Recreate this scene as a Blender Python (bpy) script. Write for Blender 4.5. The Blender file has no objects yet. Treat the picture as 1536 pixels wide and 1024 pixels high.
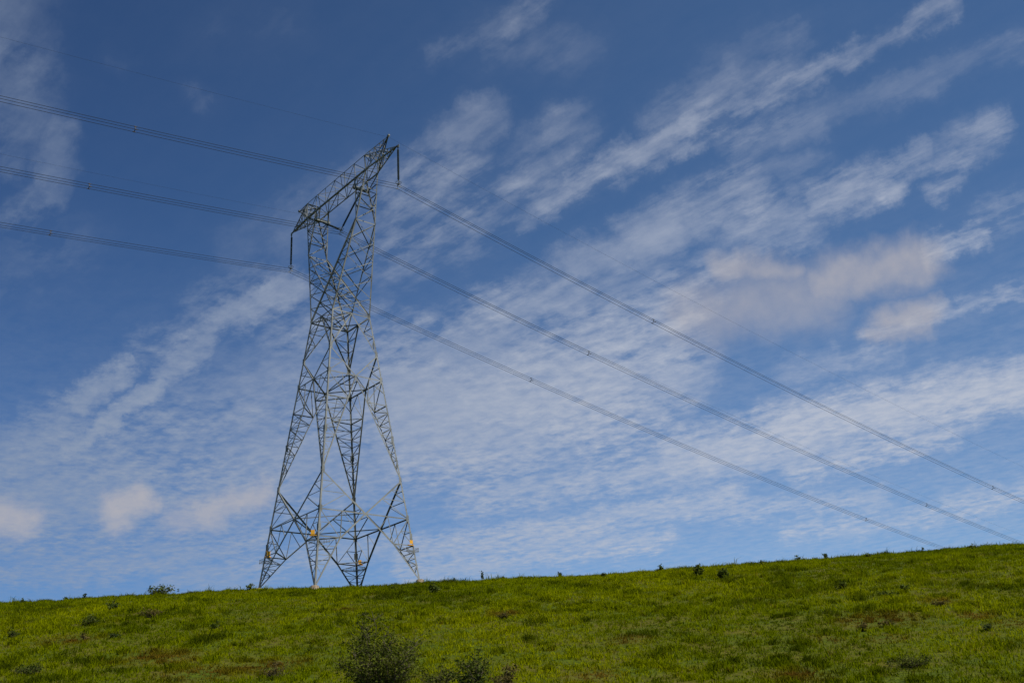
import bpy, bmesh, math, random
import numpy as np
from mathutils import Vector, Matrix

random.seed(7)
RNG = np.random.default_rng(11)
SC = bpy.context.scene
COL = SC.collection

# ------------------------------------------------------------------ camera
# origin = eye of the photographer, +Y = towards the pylon hill, Z up, metres
FPX = 1633.3                      # focal length in pixels of a 1536 px wide frame
PITCH, ROLL = 0.39281, -0.05777
F = np.array([0, math.cos(PITCH), math.sin(PITCH)])
R0 = np.array([1.0, 0, 0]); U0 = np.cross(R0, F)
R = math.cos(ROLL) * R0 + math.sin(ROLL) * U0
U = -math.sin(ROLL) * R0 + math.cos(ROLL) * U0
cam_d = bpy.data.cameras.new('camera')
cam = bpy.data.objects.new('camera', cam_d); COL.objects.link(cam)
cam_d.sensor_width = 36; cam_d.lens = FPX / 1536 * 36
cam_d.clip_start = 0.1; cam_d.clip_end = 20000
cam.matrix_world = Matrix(((R[0], U[0], -F[0], 0), (R[1], U[1], -F[1], 0), (R[2], U[2], -F[2], 0), (0, 0, 0, 1)))
SC.camera = cam
def ray(x, y):
    d = F + R * (x - 768) / FPX - U * (y - 512) / FPX
    return d / np.linalg.norm(d)

# ------------------------------------------------------------------ light, exposure
SUN_EL = math.radians(46)
SUN_DIR = np.array([0.68, -0.73, 0.0]); SUN_DIR /= np.linalg.norm(SUN_DIR)
SUN_DIR = np.array([SUN_DIR[0] * math.cos(SUN_EL), SUN_DIR[1] * math.cos(SUN_EL), math.sin(SUN_EL)])
sl = bpy.data.lights.new('sun', 'SUN'); sl.energy = 3.7; sl.angle = math.radians(0.5); sl.color = (1, 0.94, 0.85)
so = bpy.data.objects.new('sun', sl); COL.objects.link(so)
so.rotation_euler = Vector(SUN_DIR).to_track_quat('Z', 'Y').to_euler()
SC.view_settings.view_transform = 'Standard'; SC.view_settings.look = 'None'
SC.view_settings.gamma = 1; SC.view_settings.exposure = 0.5
SC.cycles.max_bounces = 4; SC.cycles.diffuse_bounces = 2; SC.cycles.transparent_max_bounces = 6

# ------------------------------------------------------------------ sky
W = bpy.data.worlds.new('World'); SC.world = W; W.use_nodes = True
W.cycles.sampling_method = 'MANUAL'; W.cycles.sample_map_resolution = 512
nt = W.node_tree; nt.nodes.clear()
class G:
    """tiny helper for building node graphs"""
    def __init__(s, tree): s.t = tree
    def n(s, typ, **k):
        x = s.t.nodes.new(typ)
        for a, b in k.items(): setattr(x, a, b)
        return x
    def put(s, sock, v):
        if hasattr(v, 'links') or isinstance(v, bpy.types.NodeSocket): s.t.links.new(v, sock)
        else: sock.default_value = v
    def m(s, op, a, b=0.0, c=None, clamp=False):
        x = s.n('ShaderNodeMath', operation=op, use_clamp=clamp)
        s.put(x.inputs[0], a); s.put(x.inputs[1], b)
        if c is not None: s.put(x.inputs[2], c)
        return x.outputs[0]
    def v(s, op, a, b=(0, 0, 0), scale=None):
        x = s.n('ShaderNodeVectorMath', operation=op)
        s.put(x.inputs[0], a); s.put(x.inputs[1], b)
        if scale is not None: s.put(x.inputs['Scale'], scale)
        return x.outputs['Value'] if op in ('DOT_PRODUCT', 'LENGTH', 'DISTANCE') else x.outputs[0]
    def ramp(s, val, a, b, c=0.0, d=1.0, smooth=True):
        x = s.n('ShaderNodeMapRange', interpolation_type='SMOOTHSTEP' if smooth else 'LINEAR')
        s.put(x.inputs[0], val); s.put(x.inputs[1], a); s.put(x.inputs[2], b); s.put(x.inputs[3], c); s.put(x.inputs[4], d)
        return x.outputs[0]
    def xyz(s, a, b, c=0.0):
        x = s.n('ShaderNodeCombineXYZ')
        for i, q in enumerate((a, b, c)): s.put(x.inputs[i], q)
        return x.outputs[0]
    def noise(s, vec, scale, detail=4, rough=0.5, lac=2.0, dist=0.0, col=False, dim='3D'):
        x = s.n('ShaderNodeTexNoise', noise_dimensions=dim)
        s.put(x.inputs['Vector'], vec); x.inputs['Scale'].default_value = scale
        x.inputs['Detail'].default_value = detail; x.inputs['Roughness'].default_value = rough
        x.inputs['Lacunarity'].default_value = lac; x.inputs['Distortion'].default_value = dist
        return x.outputs['Color'] if col else x.outputs[0]
    def mix(s, f, a, b, blend='MIX'):
        x = s.n('ShaderNodeMix', data_type='RGBA', blend_type=blend)
        s.put(x.inputs[0], f); s.put(x.inputs[6], a); s.put(x.inputs[7], b)
        return x.outputs[2]
g = G(nt)
sky = g.n('ShaderNodeTexSky', sky_type='NISHITA', sun_disc=False, sun_elevation=SUN_EL,
          sun_rotation=math.atan2(SUN_DIR[0], SUN_DIR[1]), altitude=600, air_density=1.0, dust_density=0.5, ozone_density=2.2)
tc = g.n('ShaderNodeTexCoord')
D = tc.outputs['Generated']
sx = g.n('ShaderNodeSeparateXYZ'); g.put(sx.inputs[0], D)
# (a) flat cloud deck seen in perspective, turned so that X runs along the wind streaks
dz = g.m('MAXIMUM', g.m('ADD', sx.outputs[2], 0.03), 0.03)
px = g.m('DIVIDE', sx.outputs[0], dz); py = g.m('DIVIDE', sx.outputs[1], dz)
WA = math.radians(-46)
pa = g.m('ADD', g.m('MULTIPLY', px, math.cos(WA)), g.m('MULTIPLY', py, math.sin(WA)))
pb = g.m('SUBTRACT', g.m('MULTIPLY', py, math.cos(WA)), g.m('MULTIPLY', px, math.sin(WA)))
deck = g.xyz(px, py, 0.0)
# (b) chart of the southern half of the sky dome in which the cloud banks are laid out
dn = g.m('MAXIMUM', g.v('DOT_PRODUCT', D, tuple(F)), 0.05)
cx = g.m('MULTIPLY', g.m('DIVIDE', g.v('DOT_PRODUCT', D, tuple(R)), dn), FPX / 100)
cy = g.m('MULTIPLY', g.m('DIVIDE', g.v('DOT_PRODUCT', D, tuple(-U)), dn), FPX / 100)
P0 = g.xyz(cx, cy)
warp = g.v('SCALE', g.v('SUBTRACT', g.noise(P0, 1.9, 6, 0.66, col=True, dim='2D'), (0.5, 0.5, 0.5)), scale=0.55)
P1 = g.v('MULTIPLY', g.v('ADD', P0, warp), (1, 1, 0))
def banks(lst, P, soft=0.0, fall=2.9):
    acc = None
    for (x0, y0, x1, y1, w, d) in lst:
        a = np.array([(x0 - 768) / 100, (y0 - 512) / 100, 0]); b = np.array([(x1 - 768) / 100, (y1 - 512) / 100, 0])
        L = max(np.linalg.norm(b - a), 0.01); e = (b - a) / L
        q = g.v('SUBTRACT', P, tuple(a))
        t = g.m('MINIMUM', g.m('MAXIMUM', g.v('DOT_PRODUCT', q, tuple(e / L)), 0.0), 1.0)
        dd = g.v('DISTANCE', q, g.v('SCALE', tuple(e * L), scale=t))
        m = g.ramp(dd, soft * w / 100, fall * w / 100, d, 0.0)
        acc = m if acc is None else g.m('SMOOTH_MAX', acc, m, 0.02)
    return acc
CIRRUS = [
 (5,0,20,170,42,.42),(88,205,78,280,20,.5),(60,290,20,330,18,.3),(0,200,15,240,22,.3),(290,135,308,150,14,.13),(165,85,185,95,12,.12),
 (0,400,110,360,40,.15),(655,82,740,55,15,.2),(770,40,805,0,18,.28),(730,60,860,75,30,.2),(420,20,330,50,40,.1),
 (590,290,725,178,24,.48),(430,345,540,275,32,.3),(640,290,700,245,26,.34),(775,275,850,190,28,.36),(590,350,690,310,50,.32),(350,370,420,330,25,.2),
 (805,303,1040,192,17,.58),(1040,192,1230,107,15,.42),(1230,107,1425,8,12,.40),(1000,185,1100,115,24,.36),(1080,95,1190,50,22,.2),(1060,140,1180,110,24,.3),
 (960,365,1000,342,26,.64),(860,395,960,368,20,.5),(1040,318,1120,285,28,.56),(1110,345,1200,333,25,.5),(1240,300,1335,268,20,.62),(1330,258,1375,238,17,.55),
 (1425,235,1480,195,22,.42),(1405,288,1435,262,12,.32),(1100,215,1220,180,20,.34),(1220,172,1400,120,18,.24),(1400,110,1536,60,18,.2),(1490,330,1536,312,22,.25),
 (1405,372,1475,352,13,.5),(770,335,795,332,10,.3),(1190,300,1240,310,18,.25),(1130,250,1220,255,22,.25),
 (620,600,890,575,62,.68),(650,525,780,490,32,.48),(740,468,860,440,26,.52),(870,515,1000,480,36,.58),(900,585,1010,550,36,.52),(700,655,960,610,34,.42),(600,680,780,660,34,.5),(930,428,1010,425,28,.34),(1030,430,1080,400,22,.4),(560,520,640,600,40,.36),
 (250,562,330,482,15,.62),(330,482,437,430,16,.72),(210,520,290,495,18,.22),(300,450,410,420,20,.26),(115,605,180,558,14,.66),(105,675,238,580,10,.72),
 (10,700,100,660,36,.5),(30,745,200,725,55,.42),(220,690,400,600,60,.32),(320,720,430,690,50,.42),(370,630,470,510,44,.38),(480,640,560,560,60,.42),(450,720,600,700,34,.3),
 (0,864,290,806,12,.26),(110,864,400,808,11,.32),(250,872,600,814,14,.28),(610,830,900,788,17,.4),(600,862,1000,808,12,.34),(700,746,1010,702,18,.34),(760,805,1100,747,14,.34),
 (1010,688,1210,655,24,.52),(1160,648,1540,575,25,.62),(1200,702,1420,648,14,.36),(1300,502,1540,430,10,.27),(1190,560,1330,530,14,.22),(1000,770,1320,747,12,.24),(1180,800,1400,772,11,.22),(1430,760,1540,742,14,.25),
]
CUMULUS = [(1090,405,1180,412,20,.7),(1040,470,1230,445,36,.6),(1230,425,1380,390,28,.8),(1290,402,1370,375,18,.6),(1335,480,1390,470,20,.8),(1300,505,1390,492,12,.6),
 (-30,780,32,774,22,.85),(165,768,212,752,16,.9),(165,782,190,780,13,.7),(250,778,320,772,15,.5),(310,766,395,742,14,.75)]
mc = g.m('MULTIPLY', banks(CIRRUS, P1), g.ramp(sx.outputs[2], 0.30, 0.52, 1.06, 0.72))
warp2 = g.v('SCALE', g.v('SUBTRACT', g.noise(P0, 2.2, 4, 0.55, col=True, dim='2D'), (0.5, 0.5, 0.5)), scale=0.5)
P2 = g.v('MULTIPLY', g.v('ADD', P0, warp2), (1, 1, 0))
mk = banks(CUMULUS, P2, 0.0, 2.2)
# fibres along the wind, cells across the deck, fine grain
fib = g.noise(g.v('ADD', g.xyz(g.m('MULTIPLY', pa, 0.55), g.m('MULTIPLY', pb, 1.9)), g.v('SCALE', warp, scale=0.05)), 9.0, 6, 0.64, dim='2D')
cell = g.noise(g.v('ADD', deck, g.v('SCALE', warp, scale=0.04)), 21.0, 5, 0.62, dim='2D')
big = g.noise(deck, 2.6, 3, 0.55, dim='2D')
wf = g.ramp(sx.outputs[2], 0.30, 0.50, 0.42, 0.66)
tex = g.m('ADD', g.m('MULTIPLY', fib, wf), g.m('MULTIPLY', cell, g.m('SUBTRACT', 1.0, wf)))
con = g.ramp(tex, 0.34, 0.66, 0.0, 1.0, False)
# density: the edges of a bank are eaten away and its body mottled by the texture
vary = g.ramp(big, 0.36, 0.62, 0.35, 1.25)      # ripples come and go across the deck
ero = g.m('MULTIPLY', g.m('MULTIPLY', g.m('MULTIPLY', g.m('SUBTRACT', tex, 0.5), vary), g.ramp(mc, 0.45, 0.7, 1.9, 1.1)), g.ramp(mc, 0.0, 0.3))
core = g.ramp(g.m('ADD', mc, ero), 0.07, 1.16, 0.0, 0.97, False)
hz = g.m('MULTIPLY', g.m('MULTIPLY', mc, g.ramp(sx.outputs[2], 0.42, 0.22, 0.30, 0.7)), g.m('ADD', 0.75, g.m('MULTIPLY', con, 0.5)))
dens = g.m('ADD', core, g.m('MULTIPLY', hz, g.m('SUBTRACT', 1.0, core)))
veil = g.m('MULTIPLY', g.m('MULTIPLY', g.m('ADD', 0.35, g.m('MULTIPLY', con, 0.65)), 0.40), g.ramp(sx.outputs[2], 0.50, 0.15, 0.05, 1.0))
dens = g.m('ADD', dens, veil)
# the rest of the dome (outside the charted half) gets the same kind of cirrus without charting
side = g.ramp(g.v('DOT_PRODUCT', D, tuple(F)), 0.75, 0.35)
gen = g.m('MULTIPLY', g.m('MULTIPLY', g.ramp(big, 0.45, 0.65), con), 0.7)
dens = g.m('ADD', g.m('MULTIPLY', dens, g.m('SUBTRACT', 1.0, side)), g.m('MULTIPLY', gen, side))
dens = g.m('MINIMUM', g.m('MULTIPLY', dens, 0.86), 0.86)
dk = g.m('MULTIPLY', mk, g.m('ADD', 0.6, g.m('MULTIPLY', g.noise(P0, 3.0, 4, 0.55, dim='2D'), 0.5)))
dk = g.m('MINIMUM', g.m('MULTIPLY', dk, g.m('SUBTRACT', 0.9, side)), 0.85)
SKY_GAIN = (0.362, 0.535, 0.68, 1)
c0 = g.v('SCALE', g.mix(1.0, sky.outputs[0], SKY_GAIN, 'MULTIPLY'), scale=g.ramp(sx.outputs[2], 0.1, 0.6, 1.2, 1.04))
c1 = g.mix(dens, c0, (3.6, 3.85, 4.45, 1))
# the sky deepens away from the sun
c2 = g.mix(1.0, c1, g.mix(g.ramp(sx.outputs[0], -0.5, 0.3), (0.52, 0.60, 0.70, 1), (1, 1, 1, 1)), 'MULTIPLY')
c3 = g.mix(dk, c2, (3.35, 3.2, 3.35, 1))
bg = g.n('ShaderNodeBackground'); g.put(bg.inputs[0], c3); bg.inputs[1].default_value = 0.1
wo = g.n('ShaderNodeOutputWorld'); nt.links.new(bg.outputs[0], wo.inputs[0])

# ------------------------------------------------------------------ helpers
def tag(o, label=None, cat=None, group=None, kind=None):
    if label: o['label'] = label
    if cat: o['category'] = cat
    if group: o['group'] = group
    if kind: o['kind'] = kind
    return o
def empty(name, loc=(0, 0, 0)):
    o = bpy.data.objects.new(name, None); o.empty_display_size = 0.3
    o.location = loc; COL.objects.link(o); return o
def link(name, me, mat, parent=None):
    o = bpy.data.objects.new(name, me); COL.objects.link(o)
    if mat: me.materials.append(mat)
    if parent is not None: o.parent = parent
    return o
class MB:
    """collects vertices and faces for one mesh object"""
    def __init__(s): s.v = []; s.f = []
    def add(s, vs, fs):
        k = len(s.v); s.v += [tuple(map(float, p)) for p in vs]; s.f += [tuple(i + k for i in q) for q in fs]
    def prism(s, pts0, pts1):
        n = len(pts0)
        s.add(list(pts0) + list(pts1), [tuple(range(n))[::-1], tuple(range(n, 2 * n))] + [(i, (i + 1) % n, n + (i + 1) % n, n + i) for i in range(n)])
    def angle(s, p, q, w, n, f1=None, f2=None, t=None):
        """steel angle section from p to q, flange width w; n = outward normal of the lattice face"""
        p = np.array(p, float); q = np.array(q, float); d = q - p; L = np.linalg.norm(d)
        if L < 1e-6: return
        d /= L
        t = t or max(0.012, w * 0.1)
        if f1 is None:
            n = np.array(n, float); n = n - d * (n @ d)
            if np.linalg.norm(n) < 1e-6: n = np.cross(d, (0.3, 0.5, 0.8))
            n /= np.linalg.norm(n); b = np.cross(n, d)
            if b[2] > 0: b = -b
            f1, f2 = b, -n
        else:
            f1 = np.array(f1, float); f1 = f1 - d * (f1 @ d); f1 /= np.linalg.norm(f1)
            f2 = np.array(f2, float); f2 = f2 - d * (f2 @ d) - 0; f2 /= np.linalg.norm(f2)
        sec = [0 * f1, f1 * w, f1 * w + f2 * t, f1 * t + f2 * t, f1 * t + f2 * w, f2 * w]
        s.prism([p + x for x in sec], [q + x for x in sec])
    def box(s, c, x, y, z):
        """box centred at c with half axes x, y, z (vectors)"""
        c, x, y, z = (np.array(a, float) for a in (c, x, y, z))
        s.prism([c - x - y - z, c + x - y - z, c + x + y - z, c - x + y - z], [c - x - y + z, c + x - y + z, c + x + y + z, c - x + y + z])
    def tube(s, pts, r, n=6):
        pts = [np.array(p, float) for p in pts]; rr = r if hasattr(r, '__len__') else [r] * len(pts)
        base = len(s.v); ref = None
        for i, p in enumerate(pts):
            d = pts[min(i + 1, len(pts) - 1)] - pts[max(i - 1, 0)]; d = d / (np.linalg.norm(d) + 1e-12)
            if ref is None: ref = np.cross(d, (0.13, 0.21, 0.97) if abs(d[2]) < .9 else (1, 0.1, 0))
            a = ref - d * (ref @ d); a /= np.linalg.norm(a); b = np.cross(d, a); ref = a
            for k in range(n):
                th = 2 * math.pi * k / n; s.v.append(tuple(p + rr[i] * (math.cos(th) * a + math.sin(th) * b)))
        for i in range(len(pts) - 1):
            for k in range(n):
                a0 = base + i * n + k; a1 = base + i * n + (k + 1) % n; s.f.append((a0, a1, a1 + n, a0 + n))
        s.f.append(tuple(range(base, base + n))[::-1]); e = base + (len(pts) - 1) * n; s.f.append(tuple(range(e, e + n)))
    def build(s, name, mat, parent=None, smooth=False):
        me = bpy.data.meshes.new(name); me.from_pydata(s.v, [], s.f); me.update()
        if smooth: me.polygons.foreach_set('use_smooth', [True] * len(me.polygons))
        return link(name, me, mat, parent)
def mat(name, color, rough=0.7, metal=0.0, noise=None, spec=0.4):
    m = bpy.data.materials.new(name); m.use_nodes = True; t = m.node_tree; b = t.nodes['Principled BSDF']
    b.inputs['Roughness'].default_value = rough; b.inputs['Metallic'].default_value = metal
    b.inputs['Specular IOR Level'].default_value = spec
    h = G(t)
    if noise:
        c2, sc, det = noise
        tcn = h.n('ShaderNodeTexCoord')
        f = h.ramp(h.noise(tcn.outputs['Object'], sc, det, 0.6), 0.35, 0.65)
        h.put(b.inputs['Base Color'], h.mix(f, (*color, 1), (*c2, 1)))
    else: b.inputs['Base Color'].default_value = (*color, 1)
    return m
M_STEEL = mat('galvanised_steel', (0.175, 0.18, 0.165), 0.65, 0.1, ((0.10, 0.105, 0.095), 0.55, 7))
M_CONC = mat('concrete', (0.38, 0.29, 0.20), 0.9, 0, ((0.20, 0.15, 0.10), 3.0, 6))
M_YEL = mat('yellow_plate', (0.56, 0.27, 0.012), 0.7)
M_INS = mat('insulator_glaze', (0.022, 0.032, 0.036), 0.65, spec=0.1)
M_FIT = mat('steel_fitting', (0.17, 0.17, 0.165), 0.6, 0.1)
M_WIRE = mat('aluminium_conductor', (0.022, 0.024, 0.027), 0.8, 0.0, spec=0.1)
M_SPC = mat('spacer_damper', (0.05, 0.05, 0.055), 0.6)
def leafmat(name, attr=True, color=(0.06, 0.09, 0.02), trans=0.35, gloss=0.02):
    m = bpy.data.materials.new(name); m.use_nodes = True; t = m.node_tree; t.nodes.clear(); h = G(t)
    if attr: c = h.n('ShaderNodeAttribute', attribute_name='tint').outputs['Color']
    else: c = (*color, 1)
    df = h.n('ShaderNodeBsdfDiffuse'); tr = h.n('ShaderNodeBsdfTranslucent'); gl = h.n('ShaderNodeBsdfGlossy')
    h.put(df.inputs[0], c); h.put(tr.inputs[0], c); gl.inputs['Roughness'].default_value = 0.5
    gl.inputs[0].default_value = (0.5, 0.5, 0.5, 1)
    mx = h.n('ShaderNodeMixShader'); mx.inputs[0].default_value = trans
    t.links.new(df.outputs[0], mx.inputs[1]); t.links.new(tr.outputs[0], mx.inputs[2])
    m2 = h.n('ShaderNodeMixShader'); m2.inputs[0].default_value = gloss
    t.links.new(mx.outputs[0], m2.inputs[1]); t.links.new(gl.outputs[0], m2.inputs[2])
    o = h.n('ShaderNodeOutputMaterial'); t.links.new(m2.outputs[0], o.inputs[0]); return m
M_GRASS = leafmat('grass_blades', True, trans=0.5, gloss=0.0)
M_LEAF = leafmat('shrub_leaves', True, trans=0.3, gloss=0.006)
M_STEM = mat('woody_stem', (0.07, 0.055, 0.03), 0.85)

# ------------------------------------------------------------------ terrain
YS = [-400, 5, 18, 35, 58, 80, 100, 109, 118, 130, 160, 250, 400, 1000]
SL = [0, 0, .03, .22, .30, .285, .22, .172, .06, -.08, -.15, -.1, 0, 0]
XN = [-65.75, -52.42, -45.76, -39.11, -32.45, -25.8, -19.15, -15.17, -10.39, -5.87, -1.35, 7.4, 14.05, 20.7, 27.36, 34.01, 42.03, 49.75, 64.03]
ZC = [20.453, 20.281, 20.214, 20.24, 20.187, 20.147, 19.933, 19.76, 19.786, 19.721, 19.792, 19.685, 19.768, 19.848, 19.997, 20.001, 20.216, 20.216, 20.403]
yg = np.arange(-400, 1000, .25); zp = np.cumsum(np.interp(yg, YS, SL)) * .25; zp -= np.interp(109, yg, zp)
def vnoise(x, y, seed=0):
    """smooth value noise on arrays, about -1..1"""
    x = np.asarray(x, float); y = np.asarray(y, float)
    xi = np.floor(x).astype(np.int64); yi = np.floor(y).astype(np.int64); fx = x - xi; fy = y - yi
    fx = fx * fx * (3 - 2 * fx); fy = fy * fy * (3 - 2 * fy)
    def hsh(a, b):
        q = (a * 374761393 + b * 668265263 + seed * 1442695041) & 0x7fffffff
        q = ((q ^ (q >> 13)) * 1274126177) & 0x7fffffff
        return ((q ^ (q >> 16)) & 0xffff) / 32767.5 - 1
    return (hsh(xi, yi) * (1 - fx) + hsh(xi + 1, yi) * fx) * (1 - fy) + (hsh(xi, yi + 1) * (1 - fx) + hsh(xi + 1, yi + 1) * fx) * fy
def fbm(x, y, seed=0, n=4):
    a = 1.0; s = 0; t = 0
    for i in range(n): s = s + a * vnoise(x * 2 ** i, y * 2 ** i, seed + i); t += a; a *= .55
    return s / t
GRASS_LIFT = 0.22                 # the crest line was measured on the grass tips
def H(X, Y):
    X = np.asarray(X, float); Y = np.asarray(Y, float)
    w = np.clip((Y - 20) / 40, 0, 1) * np.clip((260 - Y) / 120, 0, 1)
    return np.interp(X, XN, ZC) + np.interp(Y, yg, zp) - GRASS_LIFT + (0.15 * fbm(X / 7, Y / 7, 3) + 0.09 * vnoise(X / 1.9, Y / 1.9, 77)) * w
def hit(x, y):
    """where the sight line through a photo pixel first meets the hillside"""
    d = ray(x, y); t = np.arange(15, 135, .05); X = d[0] / d[1] * t; Z = d[2] / d[1] * t
    k = H(X, t) - Z
    i = np.argmax(k > 0) if (k > 0).any() else int(np.argmax(k))
    return np.array([X[i], t[i], float(H(X[i], t[i]))])
xs = np.concatenate([[-4000, -2000, -1000, -600, -400, -280, -200, -150, -120], np.arange(-100, 100.1, .8), [120, 150, 200, 280, 400, 600, 1000, 2000, 4000]])
ysg = np.concatenate([[-4000, -2000, -1000, -500, -250, -120, -60, -30, -10, 0], np.arange(5, 150.1, .8), [160, 175, 200, 230, 270, 320, 400, 600, 1000, 2000, 4000, 8000]])
XX, YY = np.meshgrid(xs, ysg); ZZ = H(XX, YY)
me = bpy.data.meshes.new('hillside'); nx, ny = len(xs), len(ysg)
me.from_pydata(np.stack([XX, YY, ZZ], -1).reshape(-1, 3).tolist(), [], [(j * nx + i, j * nx + i + 1, (j + 1) * nx + i + 1, (j + 1) * nx + i) for j in range(ny - 1) for i in range(nx - 1)])
me.polygons.foreach_set('use_smooth', [True] * len(me.polygons))
M_SOIL = bpy.data.materials.new('turf_soil'); M_SOIL.use_nodes = True
h = G(M_SOIL.node_tree); b = M_SOIL.node_tree.nodes['Principled BSDF']; b.inputs['Roughness'].default_value = 0.95; b.inputs['Specular IOR Level'].default_value = 0.1
gp = h.n('ShaderNodeNewGeometry').outputs['Position']
f1 = h.ramp(h.noise(gp, 0.35, 6, 0.6), 0.35, 0.65); f2 = h.ramp(h.noise(gp, 6.0, 5, 0.65), 0.35, 0.65)
cA = h.mix(f1, (0.075, 0.10, 0.003, 1), (0.10, 0.105, 0.004, 1)); cB = h.mix(f1, (0.03, 0.045, 0.004, 1), (0.06, 0.045, 0.012, 1))
h.put(b.inputs['Base Color'], h.mix(f2, cA, cB))
tag(link('hillside', me, M_SOIL), kind='structure')

# ------------------------------------------------------------------ pylon
# tower axes: u = along the cross-arm (towards the viewer's right), v = along the line (away, to the right)
CU, CV, CZ, YAW = 97.694, -57.268, -20.024, 2.44185
RX = np.array([math.sin(YAW), -math.cos(YAW)]); RY = np.array([math.cos(YAW), math.sin(YAW)])
def TW(u, v, z):
    d = np.array([u - CU, v - CV]); return np.array([d @ RX, d @ RY, z - CZ])
def DIR(u, v, z): return TW(u, v, z) - TW(0, 0, 0)
BASE = TW(0, 0, 0)
def LP(u, v, z): return TW(u, v, z) - BASE        # relative to the pylon's own origin
pylon = empty('transmission_tower', BASE)
tag(pylon, 'tall grey steel lattice pylon standing on the crest of the green hill', 'pylon')
def a_(z): return 6.033 + (2.401 - 6.033) * z / 30.0
Z1, Z2, Z3, Z4, Z5, Z6, Z7 = 4.0, 6.82, 10.94, 19.4, 22.31, 25.33, 30.0
D1 = 2.45
FOOT = {(-1, -1): 0.75, (1, -1): -1.05, (1, 1): 0.42, (-1, 1): 0.75}
FACES = [('u', 1), ('u', -1), ('v', 1), ('v', -1)]
def nrm(face): return DIR(face[1], 0, .1) if face[0] == 'u' else DIR(0, face[1], .1)
def fp(face, s, z):
    """point on a body face: s = -1..1 across"""
    a = a_(z); return LP(face[1] * a, s * a, z) if face[0] == 'u' else LP(s * a, face[1] * a, z)
def corner(c, z): a = a_(z); return LP(c[0] * a, c[1] * a, z)
def lerp(p, q, t): return np.array(p) + (np.array(q) - np.array(p)) * t
def ladder(mb, p0, p1, q0, q1, n, nn, w, rungs=True, zig=True, flip=0, t0=0.0, t1=1.0, xb=False):
    """rungs and zigzag bracing between chord p0-p1 and chord q0-q1"""
    ts = [t0 + (t1 - t0) * i / n for i in range(n + 1)]
    for i, t in enumerate(ts):
        a, b = lerp(p0, p1, t), lerp(q0, q1, t)
        if rungs and 0 < i < n and np.linalg.norm(a - b) > 0.25: mb.angle(a, b, w, nn)
        if i < n:
            a2, b2 = lerp(p0, p1, ts[i + 1]), lerp(q0, q1, ts[i + 1])
            off = np.array(nn) / np.linalg.norm(nn) * -0.02
            if zig and ((i + flip) % 2 == 0 or xb): mb.angle(a + off, b2 + off, w, nn)
            if zig and ((i + flip) % 2 == 1 or xb): mb.angle(b - off, a2 - off, w, nn)
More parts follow.
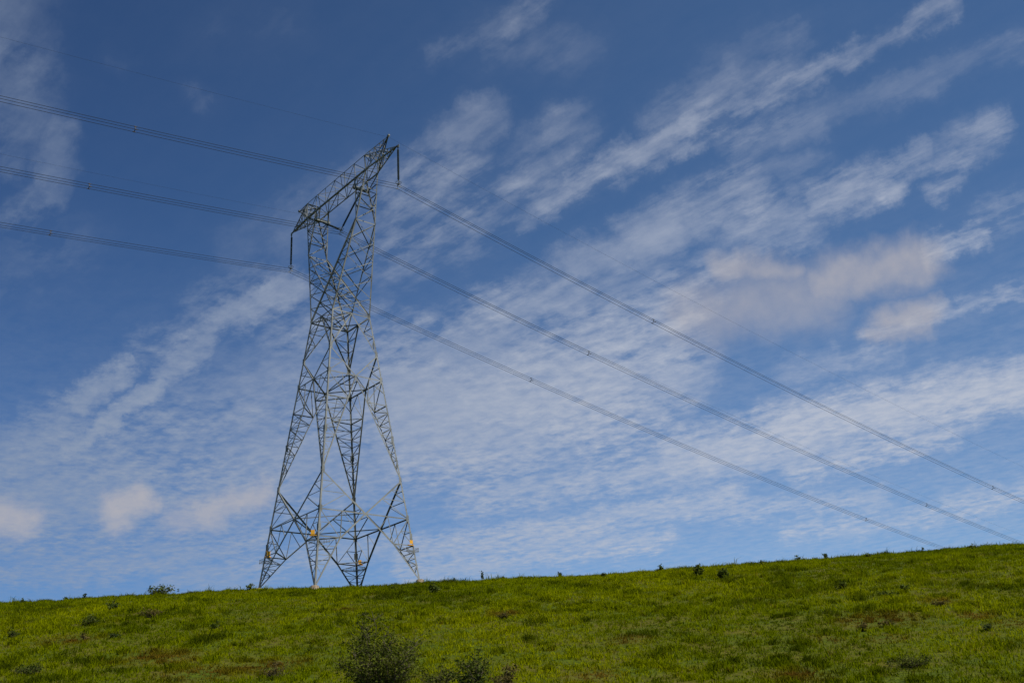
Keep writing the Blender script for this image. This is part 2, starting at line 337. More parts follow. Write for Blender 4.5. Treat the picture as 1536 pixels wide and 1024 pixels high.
for c in FOOT:
    fu, fv = DIR(-c[0], 0, 0), DIR(0, -c[1], 0)
    mb = MB(); zf = FOOT[c]
    mb.angle(corner(c, zf), corner(c, Z3), 0.165, None, fu, fv); mb.angle(corner(c, Z3), corner(c, Z7 + .1), 0.15, None, fu, fv)
    # splice plates
    for z in (Z1 + .9, Z2, Z3, 15.5, Z5, Z6):
        mb.box(corner(c, z) + DIR(-c[0] * .13, c[1] * .012, 0), DIR(.15, 0, 0), DIR(0, .008, 0), DIR(0, 0, .34))
        mb.box(corner(c, z) + DIR(c[0] * .012, -c[1] * .13, 0), DIR(.008, 0, 0), DIR(0, .15, 0), DIR(0, 0, .34))
    # step bolts up one leg
    if c == (1, 1):
        for k in range(int((Z7 - zf - 3) / .4)):
            p = corner(c, zf + 3 + .4 * k); s = DIR(.0, -.05, 0) if k % 2 else DIR(-.05, 0, 0)
            mb.tube([p + s, p + s + (DIR(.17, 0, 0) if k % 2 else DIR(0, .17, 0))], .011, 5)
    leg = mb.build('leg', M_STEEL, pylon)
    # sub-parts: splayed foot bracing
    mb = MB(); ft = corner(c, zf); faces = [('u', c[0]), ('v', c[1])]; nodes = []
    for fc in faces:
        oth = c[1] if fc[0] == 'u' else c[0]; n = nrm(fc)
        nd = fp(fc, oth * (1 - D1 / a_(Z1)), Z1); nodes.append(nd)
        mb.angle(ft, nd, 0.12, n); mb.angle(corner(c, Z1), nd, 0.10, n)
        ladder(mb, ft, corner(c, Z1), ft, nd, 4, n, 0.06, t0=.25, flip=(c[0] + 1) // 2)
    mb.angle(nodes[0], nodes[1], 0.10, (0, 0, 1))
    nn = DIR(-c[0], -c[1], 0)
    ladder(mb, ft, nodes[0], ft, nodes[1], 3, nn, 0.055, t0=.3, zig=False)
    mb.build('foot_bracing', M_STEEL, leg); mb = MB()
    # bracing of the tapering leg above the first crossing, up to the open crown of the portal
    for fc in faces:
        oth = c[1] if fc[0] == 'u' else c[0]; n = nrm(fc)
        top = fp(fc, 0, Z5); n3 = corner(c, Z3)
        mb.angle(n3, top, 0.115, n)
        t4 = (Z4 - Z3) / (Z5 - Z3)
        ladder(mb, n3, corner(c, Z4), n3, lerp(n3, top, t4), 8, n, 0.06, t0=.16, flip=(oth + 1) // 2)
        mb.angle(corner(c, Z4), lerp(n3, top, t4), 0.10, n)
        mb.angle(lerp(n3, top, t4), corner(c, Z5), 0.075, n)
        mb.angle(lerp(n3, top, t4), fp(fc, oth * .5, Z5), 0.065, n)
        mb.angle(fp(fc, oth * .5, Z5), lerp(corner(c, Z4), corner(c, Z5), .45), 0.06, n)
    i0, i1 = lerp(corner(c, Z3), fp(faces[0], 0, Z5), t4), lerp(corner(c, Z3), fp(faces[1], 0, Z5), t4)
    mb.angle(i0, i1, 0.085, (0, 0, 1))
    ladder(mb, corner(c, Z3), i0, corner(c, Z3), i1, 5, nn, 0.05, t0=.3, zig=False)
    mb.build('leg_bracing', M_STEEL, leg)
    # anti-climbing guard: rails round the leg with spikes
    mb = MB(); zg = Z1 - .35; r = 1.15
    pc = [corner(c, zg) + DIR(c[0] * .35 + du * -c[0] * r, c[1] * .35 + dv * -c[1] * r, 0) for du, dv in ((0, 0), (1.35, 0), (0, 1.35))]
    for i, j in ((0, 1), (0, 2), (1, 2)):
        for dzz in (0, -.28):
            mb.tube([pc[i] + [0, 0, dzz], pc[j] + [0, 0, dzz]], .016, 5)
        for k in range(9):
            p = lerp(pc[i], pc[j], (k + .5) / 9); mb.tube([p + [0, 0, .05], p + [0, 0, -.42]], .010, 4)
    mb.build('anti_climb_guard', M_STEEL, leg)
    # footing
    bm = bmesh.new(); bmesh.ops.create_cone(bm, cap_ends=True, segments=28, radius1=.46, radius2=.40, depth=1.5)
    bmesh.ops.bevel(bm, geom=[e for e in bm.edges if e.calc_length() < .2 and e.verts[0].co.z > 0 and e.verts[1].co.z > 0], offset=.05, segments=2, affect='EDGES')
    bmesh.ops.translate(bm, verts=bm.verts, vec=Vector(corner(c, zf) + np.array([0, 0, -.70])))
    mm = bpy.data.meshes.new('concrete_footing'); bm.to_mesh(mm); bm.free(); link('concrete_footing', mm, M_CONC, leg)
    # yellow number plate
    mb = MB(); pz = Z1 + .28
    dirx, nrmv, off, hw = {(-1, -1): (DIR(0, 1, 0), DIR(1, 0, 0), .28, .21), (1, -1): (DIR(-.707, -.707, 0), DIR(.707, -.707, 0), .46, .19),
                           (1, 1): (DIR(0, -1, 0), DIR(1, 0, 0), .36, .19), (-1, 1): (DIR(.707, .707, 0), DIR(.707, -.707, 0), .42, .17)}[c]
    cc = corner(c, pz) + dirx * off + nrmv * .22
    mb.box(cc, dirx * hw, nrmv * .008, np.array([0, 0, .18 if c == (1, 1) else .29 if c == (-1, -1) else .22]))
    mb.box(cc - nrmv * .12 + np.array([0, 0, -.31]), dirx * (hw + .15), nrmv * .10, np.array([0, 0, .03]))
    mb.build('warning_plate', M_YEL, leg)
for fc in FACES:
    n = nrm(fc); mb = MB()
    for s in (-1, 1):
        # portal bracing, crossing at the middle of the belt
        mb.angle(fp(fc, 0, Z2), fp(fc, s, Z3), 0.145, n)
        nd = fp(fc, s * (1 - D1 / a_(Z1)), Z1); mb.angle(fp(fc, 0, Z2), nd, 0.145, n)
        # redundants below the belt
        mb.angle(nd, fp(fc, s, Z2), 0.075, n); mb.angle(nd, fp(fc, s * .52, Z2), 0.075, n)
        mid = lerp(fp(fc, 0, Z2), nd, .5); mb.angle(mid, fp(fc, s * .52, Z2), 0.06, n)
        mb.angle(lerp(nd, fp(fc, s, Z2), .5), lerp(fp(fc, s, Z1), fp(fc, s, Z2), .5), 0.06, n)
        mb.angle(lerp(nd, fp(fc, s, Z2), .5), fp(fc, s, Z1), 0.06, n)
        # redundants above it
        dia = lambda t: lerp(fp(fc, 0, Z2), fp(fc, s, Z3), t); lg = lambda t: lerp(fp(fc, s, Z2), fp(fc, s, Z3), t)
        mb.angle(dia(.45), fp(fc, s, Z2), 0.075, n); mb.angle(dia(.45), lg(.45), 0.065, n); mb.angle(lg(.45), dia(.72), 0.06, n); mb.angle(dia(.72), lg(.72), 0.06, n)
    mb.build('portal_bracing', M_STEEL, pylon); mb = MB()
    for s in (-1, 1):
        # upper diamond
        mb.angle(fp(fc, 0, Z5), fp(fc, s, Z6), 0.12, n); mb.angle(fp(fc, s, Z6), fp(fc, 0, Z7), 0.12, n)
        m1 = lerp(fp(fc, 0, Z5), fp(fc, s, Z6), .5)
        mb.angle(m1, fp(fc, s, Z5), 0.075, n); mb.angle(m1, lerp(fp(fc, s, Z5), fp(fc, s, Z6), .5), 0.065, n)
        ladder(mb, fp(fc, s, Z6), fp(fc, s, Z7), fp(fc, s, Z6), fp(fc, 0, Z7), 3, n, 0.06, t0=.2, flip=(s + 1) // 2)
    mb.build('diamond_bracing', M_STEEL, pylon)
for z, w in ((Z2, .125), (Z5, .115), (Z7, .125)):
    mb = MB()
    for fc in FACES:
        mb.angle(fp(fc, -1, z), fp(fc, 1, z), w, nrm(fc))
    ms = [fp(f, 0, z) for f in (FACES[0], FACES[2], FACES[1], FACES[3])]
    for i in range(4): mb.angle(ms[i] + [0, 0, .03], ms[(i + 1) % 4] + [0, 0, .03], .09, (0, 0, 1))
    if z != Z2: mb.angle(ms[0] + [0, 0, -.05], ms[2] + [0, 0, -.05], .08, (0, 0, 1))
    mb.build('horizontal_ring', M_STEEL, pylon)
# head of the tower
UE, VE, ZE = 5.37, 1.29, 40.11
UO, VO, ZB = 6.75, 0.82, 45.93
UI, ZBAR = 4.35, 44.7
ZT, UT, VT = 47.85, 6.6, 0.92
TIP = (12.11, 0.0, 46.49); HORN = (10.24, 0.0, 48.8)
for s in (1, -1):
    mb = MB()
    O = {v: (LP(s * 2.401, v * 2.401, Z7), LP(s * UE, v * VE, ZE)) for v in (-1, 1)}
    I = {v: (LP(-s * 2.401, v * 2.401, Z7), LP(s * UE, v * VE, ZE)) for v in (-1, 1)}
    for v in (-1, 1):
        mb.angle(O[v][0], O[v][1], .145, None, DIR(-s, 0, 0), DIR(0, -v, 0))
        mb.angle(I[v][0], I[v][1], .135, None, DIR(s * .3, 0, 1), DIR(0, -v, 0))
        mb.angle(O[v][1], LP(s * UO, v * VO, ZB), .12, None, DIR(-s, 0, 0), DIR(0, -v, 0))
        mb.angle(O[v][1], LP(s * UI, v * VO, ZB), .12, None, DIR(s, 0, 0), DIR(0, -v, 0))
        n = DIR(0, v, 0)
        # side faces: struts between the two chords above their crossing
        ladder(mb, O[v][0], O[v][1], I[v][0], I[v][1], 5, n, .06, t0=.34, t1=.9, flip=(v + 1) // 2)
        ladder(mb, O[v][1], LP(s * UO, v * VO, ZB), O[v][1], LP(s * UI, v * VO, ZB), 4, n, .08, t0=.2)
    # outer and inner faces: crossed diagonals
    ladder(mb, O[-1][0], O[-1][1], O[1][0], O[1][1], 5, DIR(s, 0, 0), .075, rungs=False, xb=True)
    ladder(mb, I[-1][0], I[-1][1], I[1][0], I[1][1], 5, DIR(-s, 0, .4), .085, rungs=False, xb=True)
    ladder(mb, O[-1][1], LP(s * UO, -VO, ZB), O[1][1], LP(s * UO, VO, ZB), 3, DIR(s, 0, 0), .08, xb=False)
    ladder(mb, O[-1][1], LP(s * UI, -VO, ZB), O[1][1], LP(s * UI, VO, ZB), 3, DIR(-s, 0, 0), .08)
    mb.angle(O[-1][1], O[1][1], .11, (0, 0, 1))
    mb.build('fork_arm', M_STEEL, pylon)
    # short dark cross-beam that carries the V string
    mb = MB()
    for dv in (-.11, .11):
        mb.box(LP(s * (UI + .08) + dv, 0, ZBAR), DIR(.03, 0, 0), DIR(0, 1.02, 0), DIR(0, 0, .14))
    mb.box(LP(s * (UI + .08), 0, ZBAR + .12), DIR(.13, 0, 0), DIR(0, 1.0, 0), DIR(0, 0, .02))
    for v in (-1, 1): mb.angle(LP(s * (UI + .08), v * .9, ZBAR), LP(s * UI, v * VO, ZB), .10, DIR(0, v, 0))
    mb.build('hanger_beam', M_STEEL, pylon)
    # pointed outer arm
    mb = MB(); tip = LP(s * TIP[0], 0, TIP[2])
    bo = {v: LP(s * UO, v * VO, ZB) for v in (-1, 1)}; to = {v: LP(s * UT, v * VT, ZT) for v in (-1, 1)}
    for v in (-1, 1):
        mb.angle(bo[v], tip, .125, None, DIR(0, -v, 0), DIR(0, 0, 1)); mb.angle(to[v], tip, .10, None, DIR(0, -v, 0), DIR(0, 0, -1))
        ladder(mb, bo[v], tip, to[v], tip, 5, DIR(0, v, 0), .07, t1=.86, flip=(v + 1) // 2)
        mb.angle(bo[v], to[v], .10, DIR(0, v, 0))
    ladder(mb, bo[-1], tip, bo[1], tip, 5, DIR(0, 0, -1), .055, t1=.88)
    ladder(mb, to[-1], tip, to[1], tip, 4, DIR(0, 0, 1), .07, t1=.8)
    mb.angle(bo[-1], bo[1], .10, DIR(s, 0, 0)); mb.angle(to[-1], to[1], .10, DIR(s, 0, 0))
    mb.box(tip + DIR(s * .05, 0, -.12), DIR(.16, 0, 0), DIR(0, .03, 0), DIR(0, 0, .2))
    mb.build('arm_tip', M_STEEL, pylon)
    # earth-wire horn
    mb = MB(); ap = LP(s * HORN[0], 0, HORN[2])
    for v in (-1, 1):
        mb.angle(to[v], ap, .085, None, DIR(0, -v, 0), DIR(0, 0, -1)); mb.angle(bo[v] + DIR(.04, 0, 0), ap, .08, None, DIR(0, -v, 0), DIR(s, 0, 0))
        ladder(mb, to[v], ap, bo[v] + DIR(.04, 0, 0), ap, 4, DIR(0, v, 0), .06, t1=.85, flip=(v + 1) // 2)
    ladder(mb, to[-1], ap, to[1], ap, 4, DIR(0, 0, 1), .06, t1=.8)
    mb.box(ap, DIR(.16, 0, 0), DIR(0, .10, 0), DIR(0, 0, .10))
    mb.tube([ap, ap + DIR(s * .12, 0, -.34)], .03, 6)
    mb.build('earth_wire_horn', M_STEEL, pylon)
# box girder between the forks
mb = MB()
bc = {v: (LP(-UO, v * VO, ZB), LP(UO, v * VO, ZB)) for v in (-1, 1)}; tcd = {v: (LP(-UT, v * VT, ZT), LP(UT, v * VT, ZT)) for v in (-1, 1)}
for v in (-1, 1):
    mb.angle(bc[v][0], bc[v][1], .145, None, DIR(0, -v, 0), DIR(0, 0, 1)); mb.angle(tcd[v][0], tcd[v][1], .08, None, DIR(0, -v, 0), DIR(0, 0, -1))
    ladder(mb, bc[v][0], bc[v][1], tcd[v][0], tcd[v][1], 6, DIR(0, v, 0), .065, flip=(v + 1) // 2)
ladder(mb, bc[-1][0], bc[-1][1], bc[1][0], bc[1][1], 6, DIR(0, 0, -1), .065)
ladder(mb, tcd[-1][0], tcd[-1][1], tcd[1][0], tcd[1][1], 5, DIR(0, 0, 1), .055, flip=1)
mb.build('crossarm_beam', M_STEEL, pylon)

# ------------------------------------------------------------------ insulators
def disc_stack(mb, p, q, pitch=0.15, r=0.125):
    p = np.array(p, float); q = np.array(q, float); L = np.linalg.norm(q - p); d = (q - p) / L
    n = int((L - .5) / pitch); pts, rr = [p], [.03]
    for i in range(n):
        c = .25 + (L - .5) * i / n
        for o, x in ((0, .07), (.03, .075), (.04, r), (.10, r * .96), (.11, .075), (.16, .07)):
            pts.append(p + d * (c + o * pitch / .17)); rr.append(x)
    pts.append(q); rr.append(.03)
    mb.tube(pts, rr, 10)
TRI = [(0.0, 0.29), (-0.25, -0.145), (0.25, -0.145)]     # (across, up): three wires of a bundle
def yoke(root, pos, ul=(1, 0)):
    """plate, clamps and guard ring under a string; pos = centre of the bundle, world"""
    o = pos - np.array(root.location)
    mb = MB(); mb.box(o + np.array([0, 0, .30]), DIR(.24, 0, 0), DIR(0, .02, 0), np.array([0, 0, .12])); mb.tube([o + DIR(0, 0, .3), o + DIR(0, 0, .62)], .03, 6)
    for a, z in TRI: mb.tube([o + DIR(a * .8, 0, .25), o + DIR(a, 0, z)], .02, 6)
    mb.build('yoke_plate', M_FIT, root)
    for a, z in TRI:
        mb = MB(); mb.tube([o + DIR(a, -.20, z + .0), o + DIR(a, -.1, z + .01), o + DIR(a, .1, z + .01), o + DIR(a, .20, z)], [.03, .05, .05, .03], 8); mb.build('wire_clamp', M_FIT, root)
    mb = MB(); ring = []
    for k in range(21):
        th = 2 * math.pi * k / 20; ring.append(o + DIR(.30 * math.cos(th), .30 * math.sin(th), .52))
    mb.tube(ring, .028, 6); mb.tube([o + DIR(-.3, 0, .52), o + DIR(.3, 0, .52)], .02, 5); mb.build('guard_ring', M_FIT, root)
ZC_OUT, ZC_MID = 41.27, 41.14
ATT = {'near': TW(12.11, 0, ZC_OUT), 'centre': TW(0, 0, ZC_MID), 'far': TW(-12.11, 0, ZC_OUT)}
for s, k, lab in ((1, 'near', 'dark suspension insulator string hanging from the raised right-hand tip of the pylon cross-arm'), (-1, 'far', 'dark suspension insulator string hanging from the lower left-hand tip of the pylon cross-arm')):
    t = TW(s * 12.11, 0, TIP[2] - .15); root = empty('insulator_string', t); tag(root, lab, 'insulator', 'insulators hanging under the cross-arm')
    mb = MB(); disc_stack(mb, (0, 0, -.15), ATT[k] + np.array([0, 0, .6]) - t); mb.build('disc_stack', M_INS, root, True)
    mb = MB(); mb.tube([(0, 0, .1), (0, 0, -.2)], .035, 6); mb.box((0, 0, .02), DIR(.09, 0, 0), DIR(0, .04, 0), (0, 0, .08)); mb.build('shackle', M_FIT, root)
    yoke(root, ATT[k])
root = empty('insulator_string', ATT['centre'] + np.array([0, 0, .5])); tag(root, 'dark V-shaped pair of insulator strings in the window between the two fork arms', 'insulator', 'insulators hanging under the cross-arm')
for s in (1, -1):
    mb = MB(); disc_stack(mb, TW(s * (UI + .08), 0, ZBAR - .16) - np.array(root.location), DIR(s * .22, 0, .0)); mb.build('disc_stack', M_INS, root, True)
yoke(root, ATT['centre'])

# ------------------------------------------------------------------ conductors
K_R = (0.0105, -0.2026, 0.0002885); K_L = (0.0637, -0.0873, 0.000289)
E_R = (0.0094, -0.1877, 0.000239); E_L = (0.0637, -0.0767, 0.000239)
def span(sgn, prm, d, off=(0, 0)):
    th, m, k = prm
    return DIR(sgn * d * math.sin(th) + off[0], sgn * d * math.cos(th), m * d + k * d * d + off[1])
DS = [0, .3, .8, 1.5, 2.5, 4, 6, 8, 11] + list(range(14, 60, 4)) + list(range(60, 341, 8))
SP_R = (38, 114.6, 190, 265); SP_L = (28.2, 104, 180, 255)
for k, lab in (('near', 'uppermost triple power line bundle, clamped under the raised right-hand arm tip'), ('centre', 'middle triple power line bundle, clamped under the V-shaped insulators'), ('far', 'lowest triple power line bundle, clamped under the lower left-hand arm tip')):
    root = empty('conductor_bundle', ATT[k]); tag(root, lab, 'power line', 'conductor bundles of the line')
    for off in TRI:
        mb = MB(); mb.tube([span(-1, K_L, d, off) for d in reversed(DS)] + [span(1, K_R, d, off) for d in DS[1:]], .021, 6)
        mb.build('conductor', M_WIRE, root, True)
    for sgn, prm, dd in ((1, K_R, SP_R), (-1, K_L, SP_L)):
        for d in dd:
            c = [span(sgn, prm, d, o) for o in TRI]; ce = sum(c) / 3; mb = MB()
            for p in c:
                mb.tube([ce, p], .035, 6); mb.tube([p + DIR(0, -.13, 0), p + DIR(0, .13, 0)], .055, 7)
            mb.build('spacer', M_SPC, root)
for s, lab in ((1, 'thin upper earth wire running from the topmost horn of the pylon'), (-1, 'thin earth wire running from the lower left horn of the pylon')):
    p0 = TW(s * HORN[0] + s * .12, 0, HORN[2] - .3)
    mb = MB(); mb.tube([span(-1, E_L, d) for d in reversed(DS)] + [span(1, E_R, d) for d in DS[1:]], .0075, 5)
    o = mb.build('earth_wire', M_WIRE, None, True); o.location = p0; tag(o, lab, 'earth wire', 'earth wires over the line')

# ------------------------------------------------------------------ grass
def leafmesh(name, verts, faces, tint, material, parent=None):
    """verts (n,3), faces list-of-arrays of equal size per block, tint (n,3) per vertex"""
    me = bpy.data.meshes.new(name); n = len(verts); me.vertices.add(n); me.vertices.foreach_set('co', np.ascontiguousarray(verts, dtype=np.float32).ravel())
    loops = np.concatenate([f.ravel() for f in faces]).astype(np.int32); tot = np.concatenate([np.full(len(f), f.shape[1], np.int32) for f in faces])
    me.loops.add(len(loops)); me.loops.foreach_set('vertex_index', loops); me.polygons.add(len(tot))
    me.polygons.foreach_set('loop_start', np.concatenate([[0], np.cumsum(tot)[:-1]]).astype(np.int32)); me.polygons.foreach_set('loop_total', tot)
    me.update(calc_edges=True)
    at = me.color_attributes.new('tint', 'FLOAT_COLOR', 'POINT'); at.data.foreach_set('color', np.concatenate([tint, np.ones((n, 1))], 1).astype(np.float32).ravel())
    return link(name, me, material, parent)
# dry, bare-ish patches seen on the slope: (pixel x, y, radius m)
DRY = [(1320,930,1.5),(1300,934,1.1),(1411,903,.8),(755,922,.8),(1338,926,.9),(1330,958,.7),(400,1000,1.6),(240,985,1.6),(110,960,1.4),(1240,960,.7),(1525,935,.9),(945,960,.8),(300,1010,1.5),(890,1015,.9),(520,915,.6),(1465,925,.7),(1200,1015,1.0)]
DRYP = [(hit(x, y), r) for x, y, r in DRY]
def dryness(X, Y):
    d = np.zeros_like(X)
    for p, r in DRYP:
        d = np.maximum(d, np.clip(1.35 - np.hypot((X - p[0]) / (r * 1.5), (Y - p[1]) / (r * 1.6)), 0, 1))
    return np.clip(d * (1 + .6 * fbm(X * .9, Y * .9, 50, 3)), 0, 1)
def make_grass():
    N = 130000
    Y = 34 + 96 * RNG.random(N * 2) ** 0.9; X = (RNG.random(N * 2) * 2 - 1) * 90
    k = np.abs(X) < .53 * Y + 9; X = X[k][:N]; Y = Y[k][:N]
    # tussocks: knots of longer, ranker grass
    T = 3100
    ty = np.concatenate([36 + 80 * RNG.random(T - 500), 100 + 13 * RNG.random(500)]); tx = (RNG.random(T) * 2 - 1) * (.53 * ty + 8); ts = .5 + RNG.random(T) ** 2 * 1.3
    kk = fbm(tx / 9, ty / 11, 91, 3) + .5 * RNG.random(T) > .05; tx, ty, ts = tx[kk], ty[kk], ts[kk]; T = len(tx); M = 18
    X = np.concatenate([X, np.repeat(tx, M) + RNG.normal(0, .24, T * M) * np.repeat(ts, M)]); Y = np.concatenate([Y, np.repeat(ty, M) + RNG.normal(0, .24, T * M) * np.repeat(ts, M)])
    tus = np.concatenate([np.zeros(len(X) - T * M), np.repeat(.35 + .65 * RNG.random(T), M)]); tsh = np.concatenate([np.zeros(len(X) - T * M), np.repeat(RNG.random(T), M)])
    N = len(X)
    Z = H(X, Y)
    c1 = fbm(X / 5, Y / 8, 21, 4); c2 = fbm(X / 1.3, Y / 1.8, 31, 3); c3 = fbm(X / 14, Y / 18, 41, 2); dr = dryness(X, Y)
    c4 = fbm(X / 2.2 + 50, Y / 3.0, 61, 4)
    weed = np.clip((c4 - .18) * 4, 0, 1) * (RNG.random(N) < .8)          # darker, ranker growth in irregular patches
    clump = np.clip(c2 * 1.2 + .35 * c1, -1, 1)
    hgt = (.16 + .09 * clump + .07 * RNG.random(N) + .14 * weed + .20 * tus) * np.where(RNG.random(N) < .03, 1.9, 1) * (1 - .45 * dr)
    B = 7
    rep = lambda a: np.repeat(a, B)
    n = N * B
    az = RNG.random(n) * 2 * np.pi; lean = .25 + .85 * RNG.random(n); hh = rep(hgt) * (.6 + .6 * RNG.random(n)); hh = np.maximum(hh, .07)
    wid = (.010 + .012 * RNG.random(n)) * 1.25
    rx = rep(X) + RNG.normal(0, .11, n); ry = rep(Y) + RNG.normal(0, .11, n); rz = rep(Z) - .02
    dx, dy = np.cos(az), np.sin(az); fx, fy = -dy, dx
    tw = RNG.random(n) * 2 * np.pi; wx, wy = np.cos(tw), np.sin(tw)
    p0 = np.stack([rx - wx * wid, ry - wy * wid, rz], 1); p1 = np.stack([rx + wx * wid, ry + wy * wid, rz], 1)
    mx = rx + dx * lean * hh * .35; my = ry + dy * lean * hh * .35; mz = rz + hh * .62
    p2 = np.stack([mx + wx * wid * .8, my + wy * wid * .8, mz], 1); p3 = np.stack([mx - wx * wid * .8, my - wy * wid * .8, mz], 1)
    p4 = np.stack([rx + dx * lean * hh, ry + dy * lean * hh, rz + hh * (1 - .25 * lean)], 1)
    V = np.stack([p0, p1, p2, p3, p4], 1).reshape(-1, 3)
    idx = np.arange(n)[:, None] * 5
    quads = idx + np.array([0, 1, 2, 3]); tris = idx + np.array([3, 2, 4])
    fresh = np.array([.154, .194, .001]); yel = np.array([.200, .215, .001]); dark = np.array([.036, .054, .003]); brown = np.array([.135, .080, .009])
    m1 = np.clip(.45 + .7 * c3 + .5 * c1 + .15 * RNG.normal(size=N), 0, 1)[:, None]; m2 = np.clip(.02 - .9 * c2 + .22 * RNG.normal(size=N) - .3 * c1 + .85 * weed + np.where(tus > 0, (tsh - .35) * 1.4, 0), 0, 1)[:, None]
    col = fresh * (1 - m1) + yel * m1; col = col * (1 - .75 * m2) + dark * .75 * m2  # dark mix: rank weeds, plus small tuft shadows painted into the tint
    bd = np.clip(dr[:, None] + (RNG.random((N, 1)) < .02) * .6, 0, 1); col = col * (1 - bd) + brown * bd
    col = col * np.clip(1.0 + .30 * c1 + .22 * c3, .55, 1.4)[:, None]
    cb = np.repeat(col, B, 0) * (.85 + .3 * RNG.random((n, 1)))
    tint = np.repeat(cb, 5, 0)
    o = leafmesh('grass', V, [quads, tris], tint, M_GRASS); tag(o, kind='stuff')
make_grass()

# ------------------------------------------------------------------ shrubs, saplings and weeds
def plant(root, height, width, nst, leaves, leaf, tints, spread=.8, bare=.15, seed=0, droop=0.2, name='foliage'):
    """stems fanning out of the ground with side twigs; leaves sit along the twigs"""
    rg = np.random.default_rng(seed); mb = MB(); spots = []
    for i in range(nst):
        az = rg.random() * 2 * np.pi; out = (rg.random() ** .6) * width * .5 * spread; hh = height * (1 - .55 * (out / (width * .5 + 1e-6)) ** 1.5) * (.55 + .5 * rg.random())
        base = np.array([math.cos(az), math.sin(az), 0]) * width * .06 * rg.random(); pts = []
        for t in np.linspace(0, 1, 7):
            p = base + np.array([math.cos(az) * out * t ** 1.2, math.sin(az) * out * t ** 1.2, hh * t]) + rg.normal(0, .02 * height, 3) * (t > 0); pts.append(p)
        r0 = .012 + .006 * height; mb.tube(pts, [r0 * (1 - .75 * t) for t in np.linspace(0, 1, 7)], 5)
        ntw = max(2, int(4 + 3 * height))
        for j in range(ntw):
            t = bare + (1 - bare) * rg.random(); k = min(int(t * 6), 5); p = lerp(pts[k], pts[k + 1], t * 6 - k)
            a2 = rg.random() * 2 * np.pi; L = width * (.10 + .16 * rg.random()) * (1.15 - .6 * t)
            q = p + np.array([math.cos(a2) * L, math.sin(a2) * L, L * (.75 - droop * rg.random())]); mb.tube([p, lerp(p, q, .5) + rg.normal(0, .05 * L, 3), q], [r0 * .45, r0 * .3, r0 * .15], 4)
            spots.append((p, q))
        spots.append((pts[4], pts[6]))
    st = mb.build('stem', M_STEM, root)
    n = leaves; sel = rg.integers(0, len(spots), n); tt = rg.random(n) ** .7
    P = np.array([s[0] for s in spots])[sel]; Q = np.array([s[1] for s in spots])[sel]
    C = P + (Q - P) * tt[:, None] * 1.08 + rg.normal(0, .035 * width, (n, 3)) * np.array([1, 1, .8]); C[:, 2] = np.maximum(C[:, 2], .03)
    ax = rg.normal(0, 1, (n, 3)); ax[:, 2] = ax[:, 2] * .6 + .25; ax /= np.linalg.norm(ax, axis=1)[:, None]
    sd = np.cross(ax, rg.normal(0, 1, (n, 3))); sd /= np.linalg.norm(sd, axis=1)[:, None]
    L = leaf * (.6 + .8 * rg.random(n))[:, None]
    V = np.stack([C, C + ax * L * .45 + sd * L * .28, C + ax * L - np.array([0, 0, .15]) * L, C + ax * L * .45 - sd * L * .28], 1).reshape(-1, 3)
    tA, tB = np.array(tints[0]), np.array(tints[1]); cm = np.clip(.5 + .8 * fbm(C[:, 0] * 2.5 / max(width, .5) * 2, C[:, 2] * 2.5, seed + 5, 2) + .25 * rg.normal(size=n), 0, 1)[:, None]
    tint = np.repeat((tA * (1 - cm) + tB * cm) * (.75 + .5 * rg.random((n, 1))), 4, 0)
    leafmesh(name, V, [np.arange(n)[:, None] * 4 + np.arange(4)], tint, M_LEAF, root)
    return root
OLIVE = ((.042, .058, .006), (.105, .122, .014)); DARK = ((.036, .056, .008), (.090, .112, .016)); BRIGHT = ((.075, .100, .010), (.14, .15, .02)); RUST = ((.075, .062, .014), (.135, .105, .03)); BLUE = ((.035, .055, .014), (.07, .09, .025))
def px_per_m(p): return FPX / (p @ F)
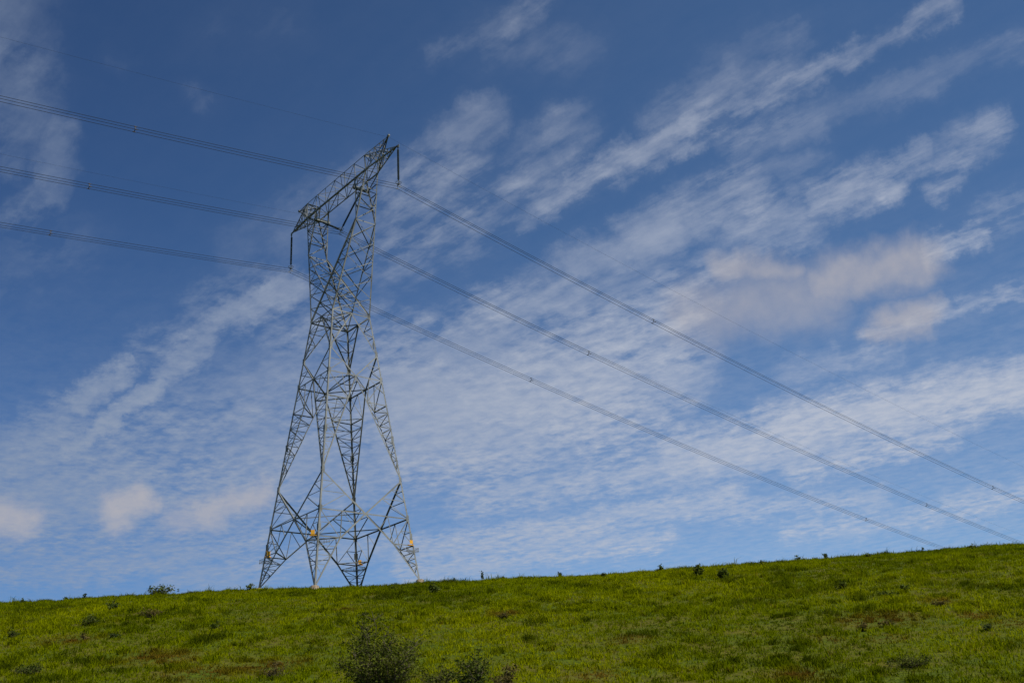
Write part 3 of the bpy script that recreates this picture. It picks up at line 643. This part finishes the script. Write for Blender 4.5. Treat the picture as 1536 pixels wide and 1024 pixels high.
# pixel of the foot, apparent width and height in pixels of the photograph
SHRUBS = [
 ('leafy_shrub', 570, 1052, 160, 122, 40, 10500, .115, OLIVE, 'large olive green upright shrub in the foreground below the pylon', 'shrub'),
 ('leafy_shrub', 714, 1040, 74, 66, 15, 1300, .14, DARK, 'dark leafy bush at the bottom edge right of the large olive shrub', 'shrub'),
 ('leafy_shrub', 757, 1036, 54, 46, 11, 600, .13, RUST, 'low reddish bush with a yellow flower at the bottom edge', 'shrub'),
 ('leafy_shrub', 655, 1036, 84, 48, 14, 800, .11, OLIVE, 'low sparse olive growth hugging the right foot of the large shrub', 'shrub'),
 ('leafy_shrub', 238, 893, 36, 17, 10, 520, .20, DARK, 'wide airy dark shrub on the skyline left of the pylon', 'shrub'),
 ('leafy_shrub', 991, 858, 13, 13, 5, 200, .20, DARK, 'small dark knobbly bush on the skyline left of the rounded green bush', 'shrub'),
 ('leafy_shrub', 1049, 864, 19, 22, 8, 520, .19, BRIGHT, 'rounded yellow green bush standing on the skyline at the right', 'shrub'),
 ('leafy_shrub', 1086, 869, 27, 18, 9, 460, .17, DARK, 'broad dark bush just below the skyline right of the rounded green bush', 'shrub'),
 ('leafy_shrub', 650, 890, 24, 17, 8, 420, .18, DARK, 'dark bush beside the right-hand concrete footing of the pylon', 'shrub'),
 ('leafy_shrub', 168, 915, 18, 19, 7, 380, .15, DARK, 'dark upright bush on the slope below the far left skyline', 'shrub'),
 ('leafy_shrub', 132, 938, 30, 16, 9, 500, .13, DARK, 'low spreading dark bush on the left slope', 'shrub'),
 ('leafy_shrub', 226, 926, 30, 14, 9, 420, .14, RUST, 'brownish tufted bush below the airy skyline shrub', 'shrub'),
 ('leafy_shrub', 323, 944, 12, 15, 4, 160, .13, DARK, 'small dark spiky bush alone on the slope below the left pylon leg', 'shrub'),
 ('leafy_shrub', 18, 958, 16, 20, 5, 260, .13, DARK, 'dark narrow bush near the left edge of the picture', 'shrub'),
 ('leafy_shrub', 126, 960, 12, 12, 4, 150, .12, RUST, 'small brown bush on the left slope beside the cream flower', 'shrub'),
 ('leafy_shrub', 172, 957, 16, 10, 5, 170, .12, BLUE, 'small bluish green bush next to the cream flower', 'shrub'),
 ('leafy_shrub', 42, 1012, 44, 20, 9, 500, .12, DARK, 'low dark scrub in the bottom left corner', 'shrub'),
 ('leafy_shrub', 1263, 884, 24, 15, 8, 380, .14, OLIVE, 'olive bush on the right slope left of the dark pointed bush', 'shrub'),
 ('leafy_shrub', 1357, 889, 15, 17, 6, 300, .14, DARK, 'dark pointed bush on the right slope below the lowest power lines', 'shrub'),
 ('leafy_shrub', 1330, 893, 24, 8, 6, 220, .13, DARK, 'low dark mat of growth left of the dark pointed bush', 'shrub'),
 ('leafy_shrub', 1295, 946, 20, 14, 7, 320, .12, RUST, 'brown withered bush at the left end of the dry patch', 'shrub'),
 ('leafy_shrub', 1332, 940, 22, 13, 7, 320, .12, RUST, 'reddish withered bush in the middle of the dry patch', 'shrub'),
 ('leafy_shrub', 1412, 909, 20, 11, 6, 260, .12, RUST, 'low brown thicket above the dry patch on the right', 'shrub'),
 ('leafy_shrub', 1375, 1000, 70, 15, 14, 800, .10, OLIVE, 'wide low olive thicket low on the right slope', 'shrub'),
 ('leafy_shrub', 755, 928, 20, 11, 6, 240, .12, RUST, 'small brown bush on the middle slope right of the pylon', 'shrub'),
 ('leafy_shrub', 545, 925, 18, 8, 5, 180, .12, DARK, 'small dark low bush on the slope under the pylon', 'shrub'),
 ('leafy_shrub', 410, 1016, 40, 24, 8, 420, .10, RUST, 'thin brown weeds left of the large olive shrub', 'weed'),
 ('leafy_shrub', 1480, 945, 16, 12, 5, 200, .12, BLUE, 'grey green bush near the right edge below the skyline', 'shrub'),
 ('sapling', 682, 872, 7, 12, 1, 46, .17, BLUE, 'thin sapling on the skyline just right of the pylon', 'sapling'),
 ('sapling', 723, 871, 9, 17, 2, 70, .19, BLUE, 'taller thin sapling on the skyline right of the pylon', 'sapling'),
 ('sapling', 755, 869, 8, 8, 2, 50, .17, RUST, 'short brownish sapling on the skyline right of the two thin ones', 'sapling'),
 ('sapling', 126, 898, 7, 12, 2, 60, .18, DARK, 'dark pointed sapling on the left skyline', 'sapling'),
 ('sapling', 98, 899, 9, 8, 2, 40, .17, DARK, 'sparse low sapling on the skyline left of the pointed one', 'sapling'),
 ('sapling', 32, 905, 7, 8, 2, 46, .18, DARK, 'small dark sapling at the far left end of the skyline', 'sapling'),
 ('sapling', 840, 865, 14, 9, 4, 90, .17, DARK, 'small dark sprig on the skyline right of centre', 'sapling'),
 ('sapling', 1197, 841, 14, 9, 4, 90, .17, DARK, 'first of two dark sprigs on the right-hand skyline', 'sapling'),
 ('sapling', 1239, 839, 14, 10, 4, 100, .17, DARK, 'second dark sprig on the right-hand skyline, under the lowest power lines', 'sapling'),
 ('sapling', 1384, 827, 6, 12, 1, 30, .16, BLUE, 'lone thin sapling on the far right skyline beside the lowest power lines', 'sapling'),
 ('sapling', 268, 889, 4, 13, 1, 14, .14, BLUE, 'bare thin weed stalk on the skyline right of the airy shrub', 'sapling'),
 ('sapling', 592, 885, 20, 8, 5, 120, .16, BRIGHT, 'low green tuft on the skyline between the pylon legs and the right footing', 'sapling'),
 ('sapling', 905, 866, 22, 7, 5, 120, .16, OLIVE, 'low olive tuft on the skyline left of the small knobbly bush', 'sapling'),
 ('sapling', 1145, 848, 24, 8, 6, 140, .16, OLIVE, 'low olive tuft on the skyline right of the broad dark bush', 'sapling'),
 ('sapling', 1302, 837, 22, 7, 5, 120, .16, BRIGHT, 'low green tuft on the skyline under the lowest power lines', 'sapling'),
 ('sapling', 1462, 824, 26, 8, 6, 140, .16, OLIVE, 'low olive tuft at the far right end of the skyline', 'sapling'),
 ('sapling', 374, 882, 22, 12, 6, 150, .17, BRIGHT, 'green tuft on the skyline at the left pylon leg', 'sapling'),
]
for i, (nm, x, y, w, hpx, nst, nl, lf, tn, lab, cat) in enumerate(SHRUBS):
    if nm == 'leafy_shrub' and 890 < y < 1030: w, hpx, nst = w * 1.35, hpx * .95, nst + 4     # slope shrubs sprawl
    p = hit(x, y); s = px_per_m(p); root = empty(nm, tuple(p - np.array([0, 0, .05])))
    tag(root, lab, cat, 'saplings on the skyline' if nm == 'sapling' else 'shrubs on the hillside')
    plant(root, hpx / s * 1.05, w / s, nst, nl, lf, tn, seed=100 + i, bare=.35 if nm == 'sapling' else .05, spread=.35 if nm == 'sapling' else .85)
def flower(x, y, col, lab, rad=.07):
    p = hit(x, y + 6); root = empty('wild_flower', tuple(p)); tag(root, lab, 'flower', 'flowers in the grass'); hgt = 6 / px_per_m(p) + .05
    mb = MB(); mb.tube([(0, 0, 0), (.02, 0, hgt * .6), (0, -.02, hgt)], .006, 5); mb.build('stem', M_LEAF2, root)
    mb = MB(); c = np.array([0, -.02, hgt])
    for k in range(6):
        th = k * math.pi / 3; d = np.array([math.cos(th), math.sin(th), .35]); e = np.array([-math.sin(th), math.cos(th), 0])
        mb.add([c, c + d * rad * .6 + e * rad * .4, c + d * rad * 1.2, c + d * rad * .6 - e * rad * .4], [(0, 1, 2, 3)])
    mb.build('petal_whorl', mat('petals', col, .6), root)
M_LEAF2 = leafmat('flower_stalk', False)
flower(774, 1000, (.75, .60, .03), 'yellow flower by the low reddish bush at the bottom edge', .10)
flower(161, 957, (.75, .65, .35), 'cream flower in the grass on the left slope', .12)
flower(1464, 977, (.70, .25, .03), 'orange flower low on the right slope', .09)
